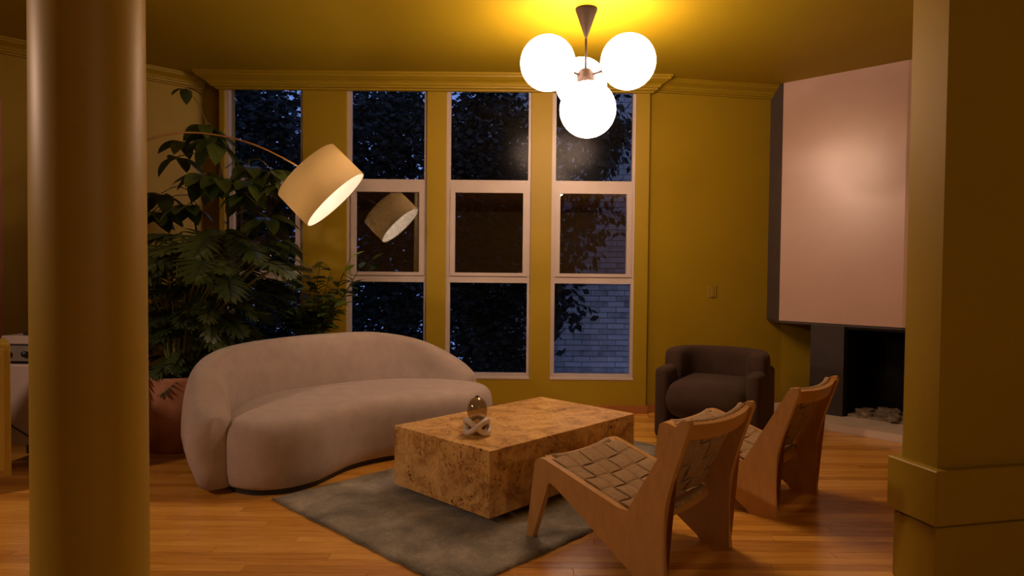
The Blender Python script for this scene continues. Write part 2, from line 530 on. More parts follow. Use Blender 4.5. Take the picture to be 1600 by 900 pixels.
# floorboards: the ones that show largest are pieces, the rest one part
board_me = bpy.data.meshes.new('floorboard')
bb = boxbm(0.001, BL - 0.001, 0.0008, BW - 0.0008, -0.022, 0.0)
bb.to_mesh(board_me); bb.free()
board_me.materials.append(M['floorboard'])
far = bmesh.new()
nboard = 0
cells = []
for r_ in range(int(-8.0 / BW), int(6.7 / BW) + 1):
    y0 = r_ * BW
    o0 = (r_ * 0.618034 - math.floor(r_ * 0.618034)) * BL
    for k_ in range(-7, 4):
        x0 = o0 + k_ * BL
        if x0 + BL < -7.1 or x0 > 4.7: continue
        yc = y0 + BW / 2
        vis = 2.35 < yc < 6.3 and x0 + BL > -0.80 * yc and x0 < 0.72 * yc
        cells.append((0 if vis else 1, yc, x0, y0))
cells.sort()
for i, (flag, yc, x0, y0) in enumerate(cells):
    if flag == 0 and nboard < 290:
        o = link('floorboard', board_me, None, floor)
        o.location = (x0, y0, 0)
        nboard += 1
    else:
        box(far, max(-7.15, x0 + 0.001), min(4.75, x0 + BL - 0.001), y0 + 0.0008, y0 + BW - 0.0008, -0.022, 0.0)
o = obj('outer_floorboards', far, 'floorboard', floor)
o['kind'] = 'stuff'

struct('ceiling', boxbm(-7.2, 4.8, -8.2, 6.75, CZ, CZ + 0.12), 'ceiling')

# window wall: a block that stands a little proud, pierced by four tall windows
WY = 6.25
WX = [(-2.658, -1.934), (-1.533, -0.791), (-0.615, 0.168), (0.357, 1.128)]
WZ0, WZ1 = 0.325, 3.01
bm = bmesh.new()
xs = [-2.70] + [v for p in WX for v in p] + [1.25]
for i in range(0, len(xs), 2):
    box(bm, xs[i], xs[i + 1], WY, 6.50, 0, CZ)
for a, b_ in WX:
    box(bm, a, b_, WY, 6.50, 0, WZ0)
    box(bm, a, b_, WY, 6.50, WZ1, CZ)
struct('wall_back', bm, 'wall')
# left piece of the back wall, set back behind the block, and the right piece, slightly turned
LD = Vector((0.728, 0.686, 0)); LN = Vector((0.686, -0.728, 0))
LC = Vector((-2.915, 6.39, 0))
struct('wall_back_left', boxbm(-3.05, -2.70, 6.39, 6.60, 0, CZ), 'wall')
RA, RB = Vector((1.25, 6.30, 0)), Vector((2.62, 6.565, 0))
rd = (RB - RA).normalized(); rn = Vector((-rd.y, rd.x, 0))
struct('wall_back_right', prism([(RA.x, RA.y), (RB.x, RB.y), ((RB + rn * .12).x, (RB + rn * .12).y), ((RA + rn * .12).x, (RA + rn * .12).y)], 0, CZ), 'wall')
LE = LC - LD * 5.4
struct('wall_left', prism([(LC.x, LC.y), (LE.x, LE.y), ((LE - LN * .15).x, (LE - LN * .15).y), ((LC - LN * .15).x, (LC - LN * .15).y)], 0, CZ), 'wall')
struct('wall_far_left', boxbm(-7.0, -6.85, -8.0, LE.y + 0.1, 0, CZ), 'wall')
struct('wall_front', boxbm(-7.0, 4.75, -8.15, -8.0, 0, CZ), 'wall')
struct('wall_right', boxbm(4.6, 4.75, -8.0, 6.7, 0, CZ), 'wall')
struct('wall_fireplace', prism([(2.62, 6.565), (4.62, 6.565), (4.62, 6.72), (2.62, 6.72)], 0, CZ), 'wall')

# crown mouldings
CROWN = [(0.17, 0), (0.17, -.018), (.158, -.022), (.154, -.036), (.135, -.046), (.118, -.056), (.098, -.064), (.082, -.078), (.074, -.094), (.060, -.097), (.057, -.112), (.030, -.118), (.026, -.130), (0, -.134)]
def crown_line(name, A, B, inward, scale=1.0, eA=0.0, eB=0.0):
    """straight run from A to B; eA/eB let the profile run longer at an end (mitre)"""
    A, B = Vector(A), Vector(B)
    d = (B - A).normalized(); n = Vector(inward)
    bm = bmesh.new()
    ra = []; rb = []
    for p, z in CROWN + [(0, 0)]:
        p *= scale; z *= scale
        ra.append(bm.verts.new(A + n * p - d * (eA * p) + Vector((0, 0, CZ + z))))
        rb.append(bm.verts.new(B + n * p + d * (eB * p) + Vector((0, 0, CZ + z))))
    k = len(ra)
    for i in range(k):
        bm.faces.new((ra[i], ra[(i + 1) % k], rb[(i + 1) % k], rb[i]))
    bm.faces.new(ra); bm.faces.new(rb[::-1])
    return struct(name, bm, 'wall')
bm = bmesh.new()
cols = []
for p, z in CROWN + [(0, 0)]:
    cols.append([bm.verts.new((x, y, CZ + z)) for x, y in ((1.25 + p, 6.31), (1.25 + p, WY - p), (-2.70 - p, WY - p), (-2.70 - p, 6.39))])
for i in range(len(cols)):
    a, b_ = cols[i], cols[(i + 1) % len(cols)]
    for k in range(3):
        bm.faces.new((a[k], a[k + 1], b_[k + 1], b_[k]))
struct('trim_1', bm, 'wall')
crown_line('trim_2', LE, LC, LN, 0.80)
crown_line('trim_3', RA, RB, -rn, 0.80, 0, 0.0)
# baseboard of the right wall
struct('baseboard_right', prism([(RA.x, RA.y), (RB.x, RB.y), ((RB - rn * .02).x, (RB - rn * .02).y), ((RA - rn * .02).x, (RA - rn * .02).y)], 0, 0.075), 'baseboard')
struct('baseboard_back', boxbm(-2.70, 1.265, WY - 0.02, WY, 0, 0.075), 'baseboard')

# windows
FY0, FY1 = WY + 0.03, WY + 0.085
for wi, (a, b_) in enumerate(WX):
    w = thing('window_%d' % (wi + 1), None, None, (0, 0, 0))
    w['kind'] = 'structure'
    fw = 0.038
    zt = [WZ0, 1.185, 1.268, 2.06, 2.148, WZ1]
    bm = bmesh.new()
    box(bm, a, a + fw, FY0, FY1, WZ0, WZ1)
    box(bm, b_ - fw * 0.75, b_, FY0, FY1, WZ0, WZ1)
    box(bm, a + fw, b_ - fw * .75, FY0, FY1, WZ0, WZ0 + 0.035)
    box(bm, a + fw, b_ - fw * .75, FY0, FY1, WZ1 - 0.03, WZ1)
    box(bm, a + fw, b_ - fw * .75, FY0, FY1, 1.20, 1.262)
    box(bm, a + fw, b_ - fw * .75, FY0, FY1, 2.075, 2.148)
    obj('window_frame', bm, 'white_frame', w)
    bm = rbox(a - 0.002, b_ + 0.002, WY - 0.006, FY0, WZ0 - 0.018, WZ0 + 0.004, 0.003, 1)
    obj('window_sill', bm, 'white_frame', w)
    ia, ib = a + fw, b_ - fw * .75
    # middle sash
    bm = bmesh.new()
    sw = 0.044
    box(bm, ia, ia + sw, FY0 - 0.012, FY1 - 0.02, 1.262, 2.075)
    box(bm, ib - sw, ib, FY0 - 0.012, FY1 - 0.02, 1.262, 2.075)
    box(bm, ia + sw, ib - sw, FY0 - 0.012, FY1 - 0.02, 1.262, 1.262 + sw * .7)
    box(bm, ia + sw, ib - sw, FY0 - 0.012, FY1 - 0.02, 2.075 - sw, 2.075)
    s = obj('sash', bm, 'white_frame', w)
    obj('pane', boxbm(ia + sw, ib - sw, FY0 + 0.02, FY0 + 0.021, 1.262 + sw * .7, 2.075 - sw), 'glass_sash', s)
    obj('pane', boxbm(ia, ib, FY0 + 0.03, FY0 + 0.031, WZ0 + 0.035, 1.20), 'glass_fixed', w)
    obj('pane', boxbm(ia, ib, FY0 + 0.03, FY0 + 0.031, 2.148, WZ1 - 0.03), 'glass_fixed', w)

# switch plate on the right wall
sp = RA + rd * 0.66 - rn * 0.002
sm = basis((sp.x, sp.y, 1.135), rd, rn, (0, 0, 1))
t = thing('light_switch', 'wall-coloured light switch plate above the dark armchair', 'switch', (sp.x, sp.y, 1.135), math.atan2(rd.y, rd.x))
obj('plate', rbox(-0.042, 0.042, -0.008, 0.0, -0.06, 0.06, 0.003, 1), 'plate', t)
obj('rocker', rbox(-0.016, 0.016, -0.013, -0.006, -0.004, 0.045, 0.003, 1), 'plate', t)
obj('rocker', rbox(-0.016, 0.016, -0.013, -0.006, -0.05, -0.01, 0.003, 1), 'plate', t)

# partition on the right with its stepped base
pb = Vector((0.974, 0.225, 0)); pa = Vector((-0.225, 0.974, 0))
P0 = Vector((1.745, 2.748, 0))
pm = basis(P0, pb, pa, (0, 0, 1))
struct('wall_partition', boxbm(0, 3.05, 0, 0.182, 0, CZ, mat=pm), 'wall')
struct('baseboard_partition', rbox(-0.04, 3.05, -0.04, 0.222, 0.298, 0.525, 0.006, 1, mat=pm), 'wall')
struct('trim_4', rbox(-0.02, 3.05, -0.02, 0.202, 0, 0.285, 0.004, 1, mat=pm), 'wall')

# round column
bm = lathe([(0, 0), (0.21, 0), (0.21, 0.14), (0.195, 0.17), (0.178, 0.19), (0.166, 0.22), (0.164, 0.8), (0.158, 2.8), (0.158, CZ), (0, CZ)], 64)
t = obj('column', bm, 'column', None, True)
t.location = (-1.352, 2.17, 0)
tag(t, 'thick round olive column in the left foreground', 'column')

# ------------------------------------------------------------------ fireplace
fp = thing('fireplace', 'corner fireplace with a big pale pink hanging hood', 'fireplace', (2.9, 6.0, 0))
def wfp(o):
    o.location = -fp.location
    return o
A_, B_ = Vector((2.505, 6.335, 0)), Vector((3.245, 5.62, 0))
fd = (B_ - A_).normalized(); fnb = Vector((-fd.y, fd.x, 0))   # fnb: to the back
Cc, Dd = B_ + fd * 0.42, None
hood_poly = [(A_.x, A_.y), (B_.x, B_.y), (3.60, 5.42), (4.6, 5.42), (4.6, 6.56), (2.47, 6.54)]
wfp(obj('hood', prism(hood_poly, 0.872, CZ - 0.001), 'pink_plaster', fp))
wfp(obj('hood_side', prism([(2.502, 6.333), (2.503, 6.345), (2.475, 6.54), (2.462, 6.54)], 0.87, CZ - 0.001), 'dark_plaster', fp))
wfp(obj('hood_soffit', prism([(2.51, 6.34), (3.245, 5.635), (3.60, 5.44), (4.58, 5.44), (4.58, 6.54), (2.48, 6.53)], 0.85, 0.872), 'dark_plaster', fp))
# hearth slab
h0 = Vector((2.55, 5.735, 0))
hp = [h0, h0 + fd * 1.9, h0 + fd * 1.9 + fnb * 1.6, Vector((2.62, 6.55, 0)), Vector((2.40, 6.52, 0)), Vector((2.40, 5.84, 0))]
wfp(obj('hearth_slab', prism([(p.x, p.y) for p in hp], 0.001, 0.062), 'hearth', fp))
# piers and firebox
q0 = Vector((2.70, 6.10, 0))
def fbox(u0, u1, v0, v1, z0, z1):
    return boxbm(u0, u1, v0, v1, z0, z1, mat=basis(q0, fd, fnb, (0, 0, 1)))
wfp(obj('pier', fbox(0, 0.285, 0, 0.62, 0.062, 0.85), 'slate', fp))
wfp(obj('pier', fbox(1.25, 1.5, 0, 0.62, 0.062, 0.85), 'slate', fp))
bm = fbox(0.285, 1.25, 0.56, 0.62, 0.062, 0.85)
box(bm, 0.285, 0.30, 0.03, 0.56, 0.062, 0.85, mat=basis(q0, fd, fnb, (0, 0, 1)))
box(bm, 1.235, 1.25, 0.03, 0.56, 0.062, 0.85, mat=basis(q0, fd, fnb, (0, 0, 1)))
box(bm, 0.30, 1.235, 0.03, 0.56, 0.83, 0.848, mat=basis(q0, fd, fnb, (0, 0, 1)))
wfp(obj('firebox', bm, 'soot', fp))
wfp(obj('ash_bed', fbox(0.31, 1.22, 0.06, 0.5, 0.062, 0.085), 'stone', fp))
# rubble lying in the firebox
rng = random.Random(3)
spots_ = [(0.42, 0.13, .11, .05, .05), (0.55, 0.22, .10, .06, .04), (0.66, 0.11, .12, .05, .045), (0.60, 0.34, .08, .06, .06), (0.80, 0.14, .09, .07, .05),
          (0.50, 0.40, .09, .05, .05), (0.78, 0.30, .12, .05, .05), (0.93, 0.20, .10, .06, .05), (0.40, 0.28, .07, .05, .04), (0.92, 0.36, .1, .06, .07)]
where = ['at the left end of the firebox edge', 'behind the first front chunk', 'in the middle of the front edge', 'behind the middle chunk', 'fourth along the front edge',
         'at the back left of the firebox', 'flat and long behind the front row', 'towards the right of the firebox', 'small, against the left pier', 'tallest, at the back right']
for i, (u, v_, a, b_, c) in enumerate(spots_):
    bm = bmesh.new()
    bmesh.ops.create_icosphere(bm, subdivisions=2, radius=1)
    for vv in bm.verts:
        vv.co *= 1 + rng.uniform(-.15, .15)
        vv.co = Vector((max(-.75, min(.75, vv.co.x)) * a * 1.1, max(-.7, min(.7, vv.co.y)) * b_ * 1.2, max(-.55, min(.55, vv.co.z)) * c * .62))
    o = obj('rubble_chunk', bm, 'stone')
    p = q0 + fd * u + fnb * v_
    o.location = (p.x, p.y, 0.084 + c * 0.34)
    o.rotation_euler = (rng.uniform(-.1, .1), rng.uniform(-.1, .1), rng.uniform(0, 3))
    tag(o, 'pale rubble chunk in the fireplace, ' + where[i], 'rubble', 'rubble in the firebox')

# ------------------------------------------------------------------ rug, table
TH = math.atan2(0.724, 0.69)
LL = Vector((math.cos(TH), math.sin(TH), 0)); WW = Vector((LL.y, -LL.x, 0))
r0 = Vector((-1.352, 3.812, 0))
rw, rl = 1.575, 2.60
bm = bmesh.new()
nx, ny = 64, 40
gv = []
rr = random.Random(5)
def rugz(i, j):
    e = min(i, nx - i, j, ny - j)
    return 0.016 + rr.uniform(-.0012, .0012) - (0.006 if e == 0 else 0)
for i in range(nx + 1):
    rowv = []
    for j in range(ny + 1):
        x = rl * i / nx; y = -rw * j / ny
        if j in (0, ny): y += rr.uniform(-.006, .006)
        if i in (0, nx): x += rr.uniform(-.006, .006)
        rowv.append(bm.verts.new((x, y, rugz(i, j))))
    gv.append(rowv)
for i in range(nx):
    for j in range(ny):
        bm.faces.new((gv[i][j], gv[i + 1][j], gv[i + 1][j + 1], gv[i][j + 1]))
edge = [gv[i][0] for i in range(nx)] + [gv[nx][j] for j in range(ny)] + [gv[i][ny] for i in range(nx, 0, -1)] + [gv[0][j] for j in range(ny, 0, -1)]
low = [bm.verts.new((v.co.x, v.co.y, 0.001)) for v in edge]
for i in range(len(edge)):
    j = (i + 1) % len(edge)
    bm.faces.new((edge[i], edge[j], low[j], low[i]))
rug = thing('rug', 'mottled grey-green rug under the burl table', 'rug', r0, TH)
obj('rug_body', bm, 'rug', rug, True)
# short pile that breaks the outline
vsl, fsl = [], []
for k in range(9000):
    if k < 5200:
        s_ = rr.random()
        side = rr.choice((0, 1, 2, 3))
        x, y = ((s_ * rl, rr.uniform(-.012, .006)) if side == 0 else (s_ * rl, -rw + rr.uniform(-.006, .012)) if side == 1 else
                (rr.uniform(-.006, .012), -s_ * rw) if side == 2 else (rl + rr.uniform(-.012, .006), -s_ * rw))
        z0 = rr.uniform(0.004, 0.014)
    else:
        x, y, z0 = rr.random() * rl, -rr.random() * rw, 0.014
    a = rr.random() * 6.28; l_ = rr.uniform(.006, .012)
    dx, dy = math.cos(a), math.sin(a)
    n0 = len(vsl)
    vsl += [(x - dy * .0016, y + dx * .0016, z0), (x + dy * .0016, y - dx * .0016, z0), (x + dx * l_ * .7, y + dy * l_ * .7, z0 + l_ * .5)]
    fsl.append((n0, n0 + 1, n0 + 2))
me = bpy.data.meshes.new('pile'); me.from_pydata(vsl, [], fsl)
o = link('pile', me, 'rug', rug); o['kind'] = 'stuff'

tc = Vector((0.0575, 4.160, 0))
tb = thing('coffee_table', 'low box-shaped coffee table in mottled burl veneer', 'table', (tc.x, tc.y, 0.0165), TH)
obj('table_body', rbox(-0.655, 0.655, -0.40, 0.40, 0.035, 0.3835, 0.0025, 1), 'burl', tb)
obj('plinth', boxbm(-0.56, 0.56, -0.32, 0.32, 0, 0.035), 'black', tb)

# vase and knot on the table
vx, vy = -0.187, 3.745
vz = 0.4005
outer_ = [(0.040, 0), (0.0435, 0.005), (0.044, 0.03), (0.045, 0.082), (0.050, 0.100), (0.0555, 0.116), (0.057, 0.132), (0.0565, 0.148), (0.0535, 0.165), (0.047, 0.182), (0.037, 0.197), (0.025, 0.207), (0.013, 0.212), (0.0105, 0.216)]
inner_ = [(max(r - .003, .007), z - .0025 if z > .15 else z) for r, z in outer_[2:]][::-1]
prof = [(0, 0)] + outer_ + inner_ + [(0.036, 0.006), (0, 0.006)]
vase = thing('glass_vase', 'small smoky glass dome vase on the coffee table', 'vase', (vx, vy, vz))
obj('vessel', lathe(prof, 40), 'smoke', vase, True)
obj('mouth_ring', lathe([(0.009, 0.2145), (0.012, 0.2135), (0.013, 0.2175), (0.010, 0.2185), (0.009, 0.2145)], 24), 'bronze', vase, True)
kp = []
for i in range(150):
    a = 2 * PI * i / 150
    rr_ = 0.064 + 0.003 * math.cos(3 * a)
    kp.append((rr_ * math.cos(2 * a + 0.5), rr_ * math.sin(2 * a + 0.5), 0.054 + 0.035 * math.sin(3 * a)))
kn = obj('knot_sculpture', tube(kp, 0.0155, 12, closed=True), 'white_ceramic', None, True)
kn.location = (vx, vy, vz + 0.0005)
tag(kn, 'white looped knot sculpture wrapped round the glass vase', 'sculpture')

# ------------------------------------------------------------------ curved sofa
SO = Vector((-1.05, 4.90, 0))
sofa = thing('sofa', 'long curved kidney-shaped sofa in greige fabric', 'sofa', SO, TH)
# local: x along the length, -y to the front (towards the table)
def sweep_band(path, ht, th, z0, bm=None, n=26, ex=3.0, tuck=0.55):
    bm = bm or bmesh.new()
    rings = []
    m_ = len(path)
    for i in range(m_):
        t = (path[min(i + 1, m_ - 1)] - path[max(i - 1, 0)]); t.z = 0; t.normalize()
        nrm = Vector((t.y, -t.x, 0))
        ring = []
        for k in range(n + 1):
            a = PI * k / n
            c, s = math.cos(a), math.sin(a)
            off_ = th[i] * math.copysign(abs(c) ** (2 / ex), c)
            z = (ht[i] - z0) * (abs(s) ** (2 / ex))
            tk = tuck if c < 0 else tuck * .3
            off_ *= (1 - tk) + tk * math.sin(min(1.0, z / 0.30) * PI / 2)
            ring.append(bm.verts.new(path[i] + nrm * off_ + Vector((0, 0, z0 + z))))
        rings.append(ring)
    for a, b_ in zip(rings, rings[1:]):
        for k in range(n):
            bm.faces.new((a[k], a[k + 1], b_[k + 1], b_[k]))
        bm.faces.new((a[n], a[0], b_[0], b_[n]))
    bm.faces.new(rings[0]); bm.faces.new(rings[-1][::-1])
    return bm
key = [(-1.185, -.235, .45), (-1.165, -.10, .53), (-1.125, .03, .63), (-1.05, .22, .725), (-.82, .43, .775), (-.45, .575, .795), (0, .60, .805), (.42, .51, .80), (.71, .29, .735), (.87, .02, .60), (.935, -.15, .47)]
cp = catmull([Vector(k) for k in key], 7)
path = [Vector((p.x, p.y, 0)) for p in cp]
hts = [p.z for p in cp]
ths = [0.145] * len(cp)
# rounded ends
L0 = 0.0
acc = [0.0]
for a, b_ in zip(path, path[1:]):
    acc.append(acc[-1] + (b_ - a).length)
tot = acc[-1]
for i, s_ in enumerate(acc):
    e = min(s_ / 0.12, 1.0); e2 = min((tot - s_) / 0.10, 1.0)
    ths[i] = (0.145 - 0.03 * max(0, (s_ - tot * .62) / (tot * .38))) * (0.35 + 0.65 * math.sqrt(max(0, 1 - (1 - e) ** 2))) * (0.35 + 0.65 * math.sqrt(max(0, 1 - (1 - e2) ** 2)))
obj('backrest', sweep_band(path, hts, ths, 0.035), 'sofa', sofa, True)
front = [(-1.12, .17), (-1.11, .32), (-1.03, .45), (-.88, .525), (-.70, .525), (-.53, .455), (-.36, .385), (-.2, .365), (-.04, .385), (.16, .45), (.38, .54), (.58, .57), (.76, .52), (.88, .39), (.92, .22)]
back = [(.86, 0), (.73, -.20), (.45, -.42), (.05, -.52), (-.40, -.51), (-.70, -.37), (-.95, -.12)]
outl = [Vector((p.x, p.y, 0)) for p in catmull([Vector((u, -w, 0)) for u, w in front + back], 6, True)]
def offset_loop(lp, d):
    n = len(lp); out = []
    for i in range(n):
        t = (lp[(i + 1) % n] - lp[i - 1]).normalized()
        out.append(lp[i] + Vector((-t.y, t.x, 0)) * d)
    return out
area = sum(outl[i].x * outl[(i + 1) % len(outl)].y - outl[(i + 1) % len(outl)].x * outl[i].y for i in range(len(outl)))
sg = 1 if area > 0 else -1
bm = bmesh.new()
loops = []
for d, z in [(0.05, 0.032), (0.028, 0.036), (0.012, 0.06), (0.003, 0.12), (0, 0.22), (0, 0.30), (0.004, 0.345), (0.016, 0.385), (0.036, 0.412), (0.062, 0.427), (0.09, 0.433)]:
    loops.append([p + Vector((0, 0, z)) for p in offset_loop(outl, d * sg)])
cen = sum(outl, Vector()) / len(outl)
base = loops[-1]
def spine(p):
    x = -0.12 + (p.x + 0.12) * 0.62
    return Vector((x, 0.07 - 0.34 * (x + .15) ** 2, 0))
for sc, z in ((0.2, .441), (.42, .448), (.66, .453), (.86, .4555), (.98, .456)):
    loops.append([Vector((p.x + (spine(p).x - p.x) * sc, p.y + (spine(p).y - p.y) * sc, z)) for p in base])
rv = [[bm.verts.new(p) for p in lp] for lp in loops]
n = len(outl)
for a, b_ in zip(rv, rv[1:]):
    for i in range(n):
        bm.faces.new((a[i], a[(i + 1) % n], b_[(i + 1) % n], b_[i]))
bm.faces.new(rv[-1])
bm.faces.new(rv[0][::-1])
obj('seat', bm, 'sofa', sofa, True)
pl = offset_loop(outl, 0.045 * sg)
obj('plinth', prism([(p.x, p.y) for p in pl], 0.0, 0.034), 'black', sofa)

# ------------------------------------------------------------------ dark armchair
ac = thing('armchair', 'dark brown upholstered armchair with slab arms beside the fireplace', 'armchair', (1.646, 5.42, 0), math.radians(-30))
for sx_ in (-1, 1):
    x0, x1 = (-0.40, -0.292) if sx_ < 0 else (0.292, 0.40)
    obj('arm', rbox(x0, x1, -0.35, 0.33, 0.012, 0.568, 0.042, 4), 'brown_fabric', ac, True)
bm = rbox(-0.318, 0.318, -0.405, 0.26, 0.18, 0.465, 0.125, 7)
for v in bm.verts:
    if v.co.z > 0.4: v.co.z += 0.02 * (1 - (v.co.x / 0.33) ** 2)
    v.co.y -= 0.03 * (1 - (v.co.x / 0.33) ** 2) if v.co.y < -0.2 else 0
obj('seat', bm, 'brown_fabric', ac, True)
kp_ = [(-.322, -.10, 0), (-.328, .03, 0), (-.29, .20, 0), (-.165, .30, 0), (0, .325, 0), (.165, .30, 0), (.29, .20, 0), (.328, .03, 0), (.322, -.12, 0)]
bp = catmull(kp_, 6)
bm = bmesh.new()
rings = []
NB = len(bp)
acc = [0]
for a, b_ in zip(bp, bp[1:]): acc.append(acc[-1] + (b_ - a).length)
for i in range(NB):
    t = (bp[min(i + 1, NB - 1)] - bp[max(i - 1, 0)]).normalized()
    nrm = Vector((t.y, -t.x, 0))
    e = min(acc[i], acc[-1] - acc[i]); g = 0.72 + .28 * math.sqrt(max(0, 1 - (1 - min(e / .05, 1)) ** 2))
    ring = []
    for k in range(24):
        a = 2 * PI * k / 24
        c, s_ = math.cos(a), math.sin(a)
        ring.append(bm.verts.new(bp[i] + nrm * (0.075 * g * math.copysign(abs(c) ** .5, c)) + Vector((0, 0, 0.54 + 0.155 * (0.5 + .5 * g) * math.copysign(abs(s_) ** .5, s_)))))
    rings.append(ring)
for a, b_ in zip(rings, rings[1:]):
    for k in range(24):
        bm.faces.new((a[k], a[(k + 1) % 24], b_[(k + 1) % 24], b_[k]))
bm.faces.new(rings[0]); bm.faces.new(rings[-1][::-1])
obj('backrest', bm, 'brown_fabric', ac, True)
obj('rear_panel', rbox(-0.30, 0.30, 0.20, 0.31, 0.06, 0.46, 0.04, 3), 'brown_fabric', ac, True)

# ------------------------------------------------------------------ two low wooden chairs with woven seats
def rounded(poly, rads, seg=4):
    out = []
    n = len(poly)
    for i, p in enumerate(poly):
        r = rads[i]
        P = Vector(p); A = Vector(poly[i - 1]); B = Vector(poly[(i + 1) % n])
        if r <= 0:
            out.append((P.x, P.y)); continue
        a = (A - P).normalized(); b_ = (B - P).normalized()
        d = min(r, (A - P).length * .49, (B - P).length * .49)
        p1, p2 = P + a * d, P + b_ * d
        for k in range(seg + 1):
            t = k / seg
            q = p1 * (1 - t) ** 2 + P * 2 * t * (1 - t) + p2 * t * t
            out.append((q.x, q.y))
    return out
side = [(-.700, 0), (-.662, 0), (-.556, .312), (-.52, .298), (-.085, .02), (-.072, 0), (.078, 0), (.064, .11), (.061, .22), (.072, .34), (.10, .46), (.182, .70), (.172, .722), (.135, .715), (-.117, .276), (-.595, .418), (-.642, .408)]
sr = [.006, .006, .03, 0, .02, 0, .01, .05, .08, .08, .08, .02, .02, .03, .012, .03, .03]
side = rounded(side, sr)
CW = 0.31
PT = 0.036
side_me = {}
def make_chair(label, loc):
    ch = thing('lounge_chair', label, 'chair', loc, TH, 'low woven lounge chairs')
    for k, x0 in enumerate((-CW, CW - PT)):
        bm = bmesh.new()
        lo = [bm.verts.new((x0, -s, z)) for s, z in side]
        hi = [bm.verts.new((x0 + PT, -s, z)) for s, z in side]
        n = len(side)
        bm.faces.new(lo); bm.faces.new(hi[::-1])
        for i in range(n):
            bm.faces.new((lo[i], lo[(i + 1) % n], hi[(i + 1) % n], hi[i]))
        bmesh.ops.triangulate(bm, faces=[f for f in bm.faces if len(f.verts) > 4])
        obj('side_frame', bm, 'chair_wood', ch)
    xi = CW - PT
    # front rail, rear seat rail, top rail
    def bar(name, s0, z0, w, h, sag_s, sag_z, mat, ang=0.0, xr=xi):
        bm = bmesh.new()
        rings = []
        for i in range(13):
            x = -xr + 2 * xr * i / 12
            f = 1 - (x / xr) ** 2
            ss, zz = s0 + sag_s * f, z0 + sag_z * f
            ring = []
            for a, b_ in ((-w, -h), (w, -h), (w, h), (-w, h)):
                ca, sa = math.cos(ang), math.sin(ang)
                ring.append(bm.verts.new((x, -(ss + a * ca - b_ * sa), zz + a * sa + b_ * ca)))
            rings.append(ring)
        for a, b_ in zip(rings, rings[1:]):
            for k in range(4):
                bm.faces.new((a[k], a[(k + 1) % 4], b_[(k + 1) % 4], b_[k]))
        bm.faces.new(rings[0]); bm.faces.new(rings[-1][::-1])
        return obj(name, bm, mat, ch)
    bar('front_rail', -.592, .397, .027, .016, 0.0, -.018, 'rail_wood', -0.29)
    bar('rear_rail', -.055, .255, .016, .022, 0.02, -.01, 'chair_wood', 0.4)
    bar('top_rail', .146, .668, .011, .036, 0.035, -.012, 'chair_wood', -0.33)
    # wrapped cords over the rails
    def roll(name, s0, z0, r, sag_s, sag_z, xr):
        pth = []
        for i in range(25):
            x = -xr + 2 * xr * i / 24
            f = 1 - (x / xr) ** 2
            pth.append((x, -(s0 + sag_s * f), z0 + sag_z * f))
        rad = [r * (1 + .08 * math.sin(i * 2.7)) for i in range(25)]
        return obj(name, tube(pth, rad, 10, flat=1.25), 'cord_cross', ch, True)
    roll('cord_wrap', .128, .700, .0125, 0.035, -.014, xi - 0.012)
    roll('cord_wrap', -.052, .278, .014, 0.02, -.012, xi - 0.03)
    roll('cord_wrap', -.600, .404, .020, 0.0, -.022, xi - 0.045)
    # woven panels; frame = origin, along (down the panel), length, sag normal
    def weave(o_s, o_z, e_s, e_z, ncol, nrow, sag, name, xr):
        dv = Vector((e_s - o_s, e_z - o_z)); ln = dv.length; dv.normalize()
        nv = Vector((-dv.y, dv.x))
        if nv.y < 0: nv = -nv
        cw, rh = 2 * xr / ncol, ln / nrow
        amp, thk = 0.0085, 0.0035
        def pt(x, l, h):
            f = (1 - (x / xr) ** 2) * math.sin(PI * min(max(l / ln, 0), 1)) ** .4
            q = Vector((o_s, o_z)) + dv * l + nv * (h - sag * f)
            return (x, -q.x, q.y)
        def strip(cl, mat, nm):
            bm = bmesh.new()
            rings = []
            for a, b_, c_, d_ in cl:
                rings.append([bm.verts.new(p) for p in (a, b_, c_, d_)])
            for a, b_ in zip(rings, rings[1:]):
                for k in range(4):
                    bm.faces.new((a[k], a[(k + 1) % 4], b_[(k + 1) % 4], b_[k]))
            bm.faces.new(rings[0]); bm.faces.new(rings[-1][::-1])
            return obj(nm, bm, mat, ch)
        N = 8
        for c in range(ncol):
            x0 = -xr + c * cw + .0015; x1 = x0 + cw - .003
            cl = []
            for i in range(nrow * N + 1):
                l = ln * i / (nrow * N)
                ph = PI * (l / rh - .5)
                h = amp * math.cos(ph) * (1 if c % 2 == 0 else -1)
                h = math.copysign(abs(h / amp) ** .45, h) * amp
                cl.append((pt(x0, l, h - thk), pt(x1, l, h - thk), pt(x1, l, h + thk * .6), pt(x0, l, h + thk * .6)))
                cl[-1] = (cl[-1][0], cl[-1][1], pt(x1, l, h + thk), pt(x0, l, h + thk))
            strip(cl, 'cord_long', name)
        for r in range(nrow):
            l0 = r * rh + .0015; l1 = l0 + rh - .003
            cl = []
            for i in range(ncol * N + 1):
                x = -xr + 2 * xr * i / (ncol * N)
                ph = PI * ((x + xr) / cw - .5)
                h = -amp * math.cos(ph) * (1 if r % 2 == 0 else -1)
                h = math.copysign(abs(h / amp) ** .45, h) * amp
                cl.append((pt(x, l0, h - thk), pt(x, l1, h - thk), pt(x, l1, h + thk), pt(x, l0, h + thk)))
            strip(cl, 'cord_back' if name == 'back_strap' else 'cord_cross', name)
    weave(-.575, .405, -.085, .266, 5, 5, .022, 'seat_strap', xi - .004)
    weave(-.07, .295, .112, .672, 5, 4, .026, 'back_strap', xi - .004)
    return ch
R0 = Vector((.586, 2.82, 0))
c1 = make_chair('nearer of the two low wooden chairs with woven cord seats, front leg on the rug', R0 + LL * CW)
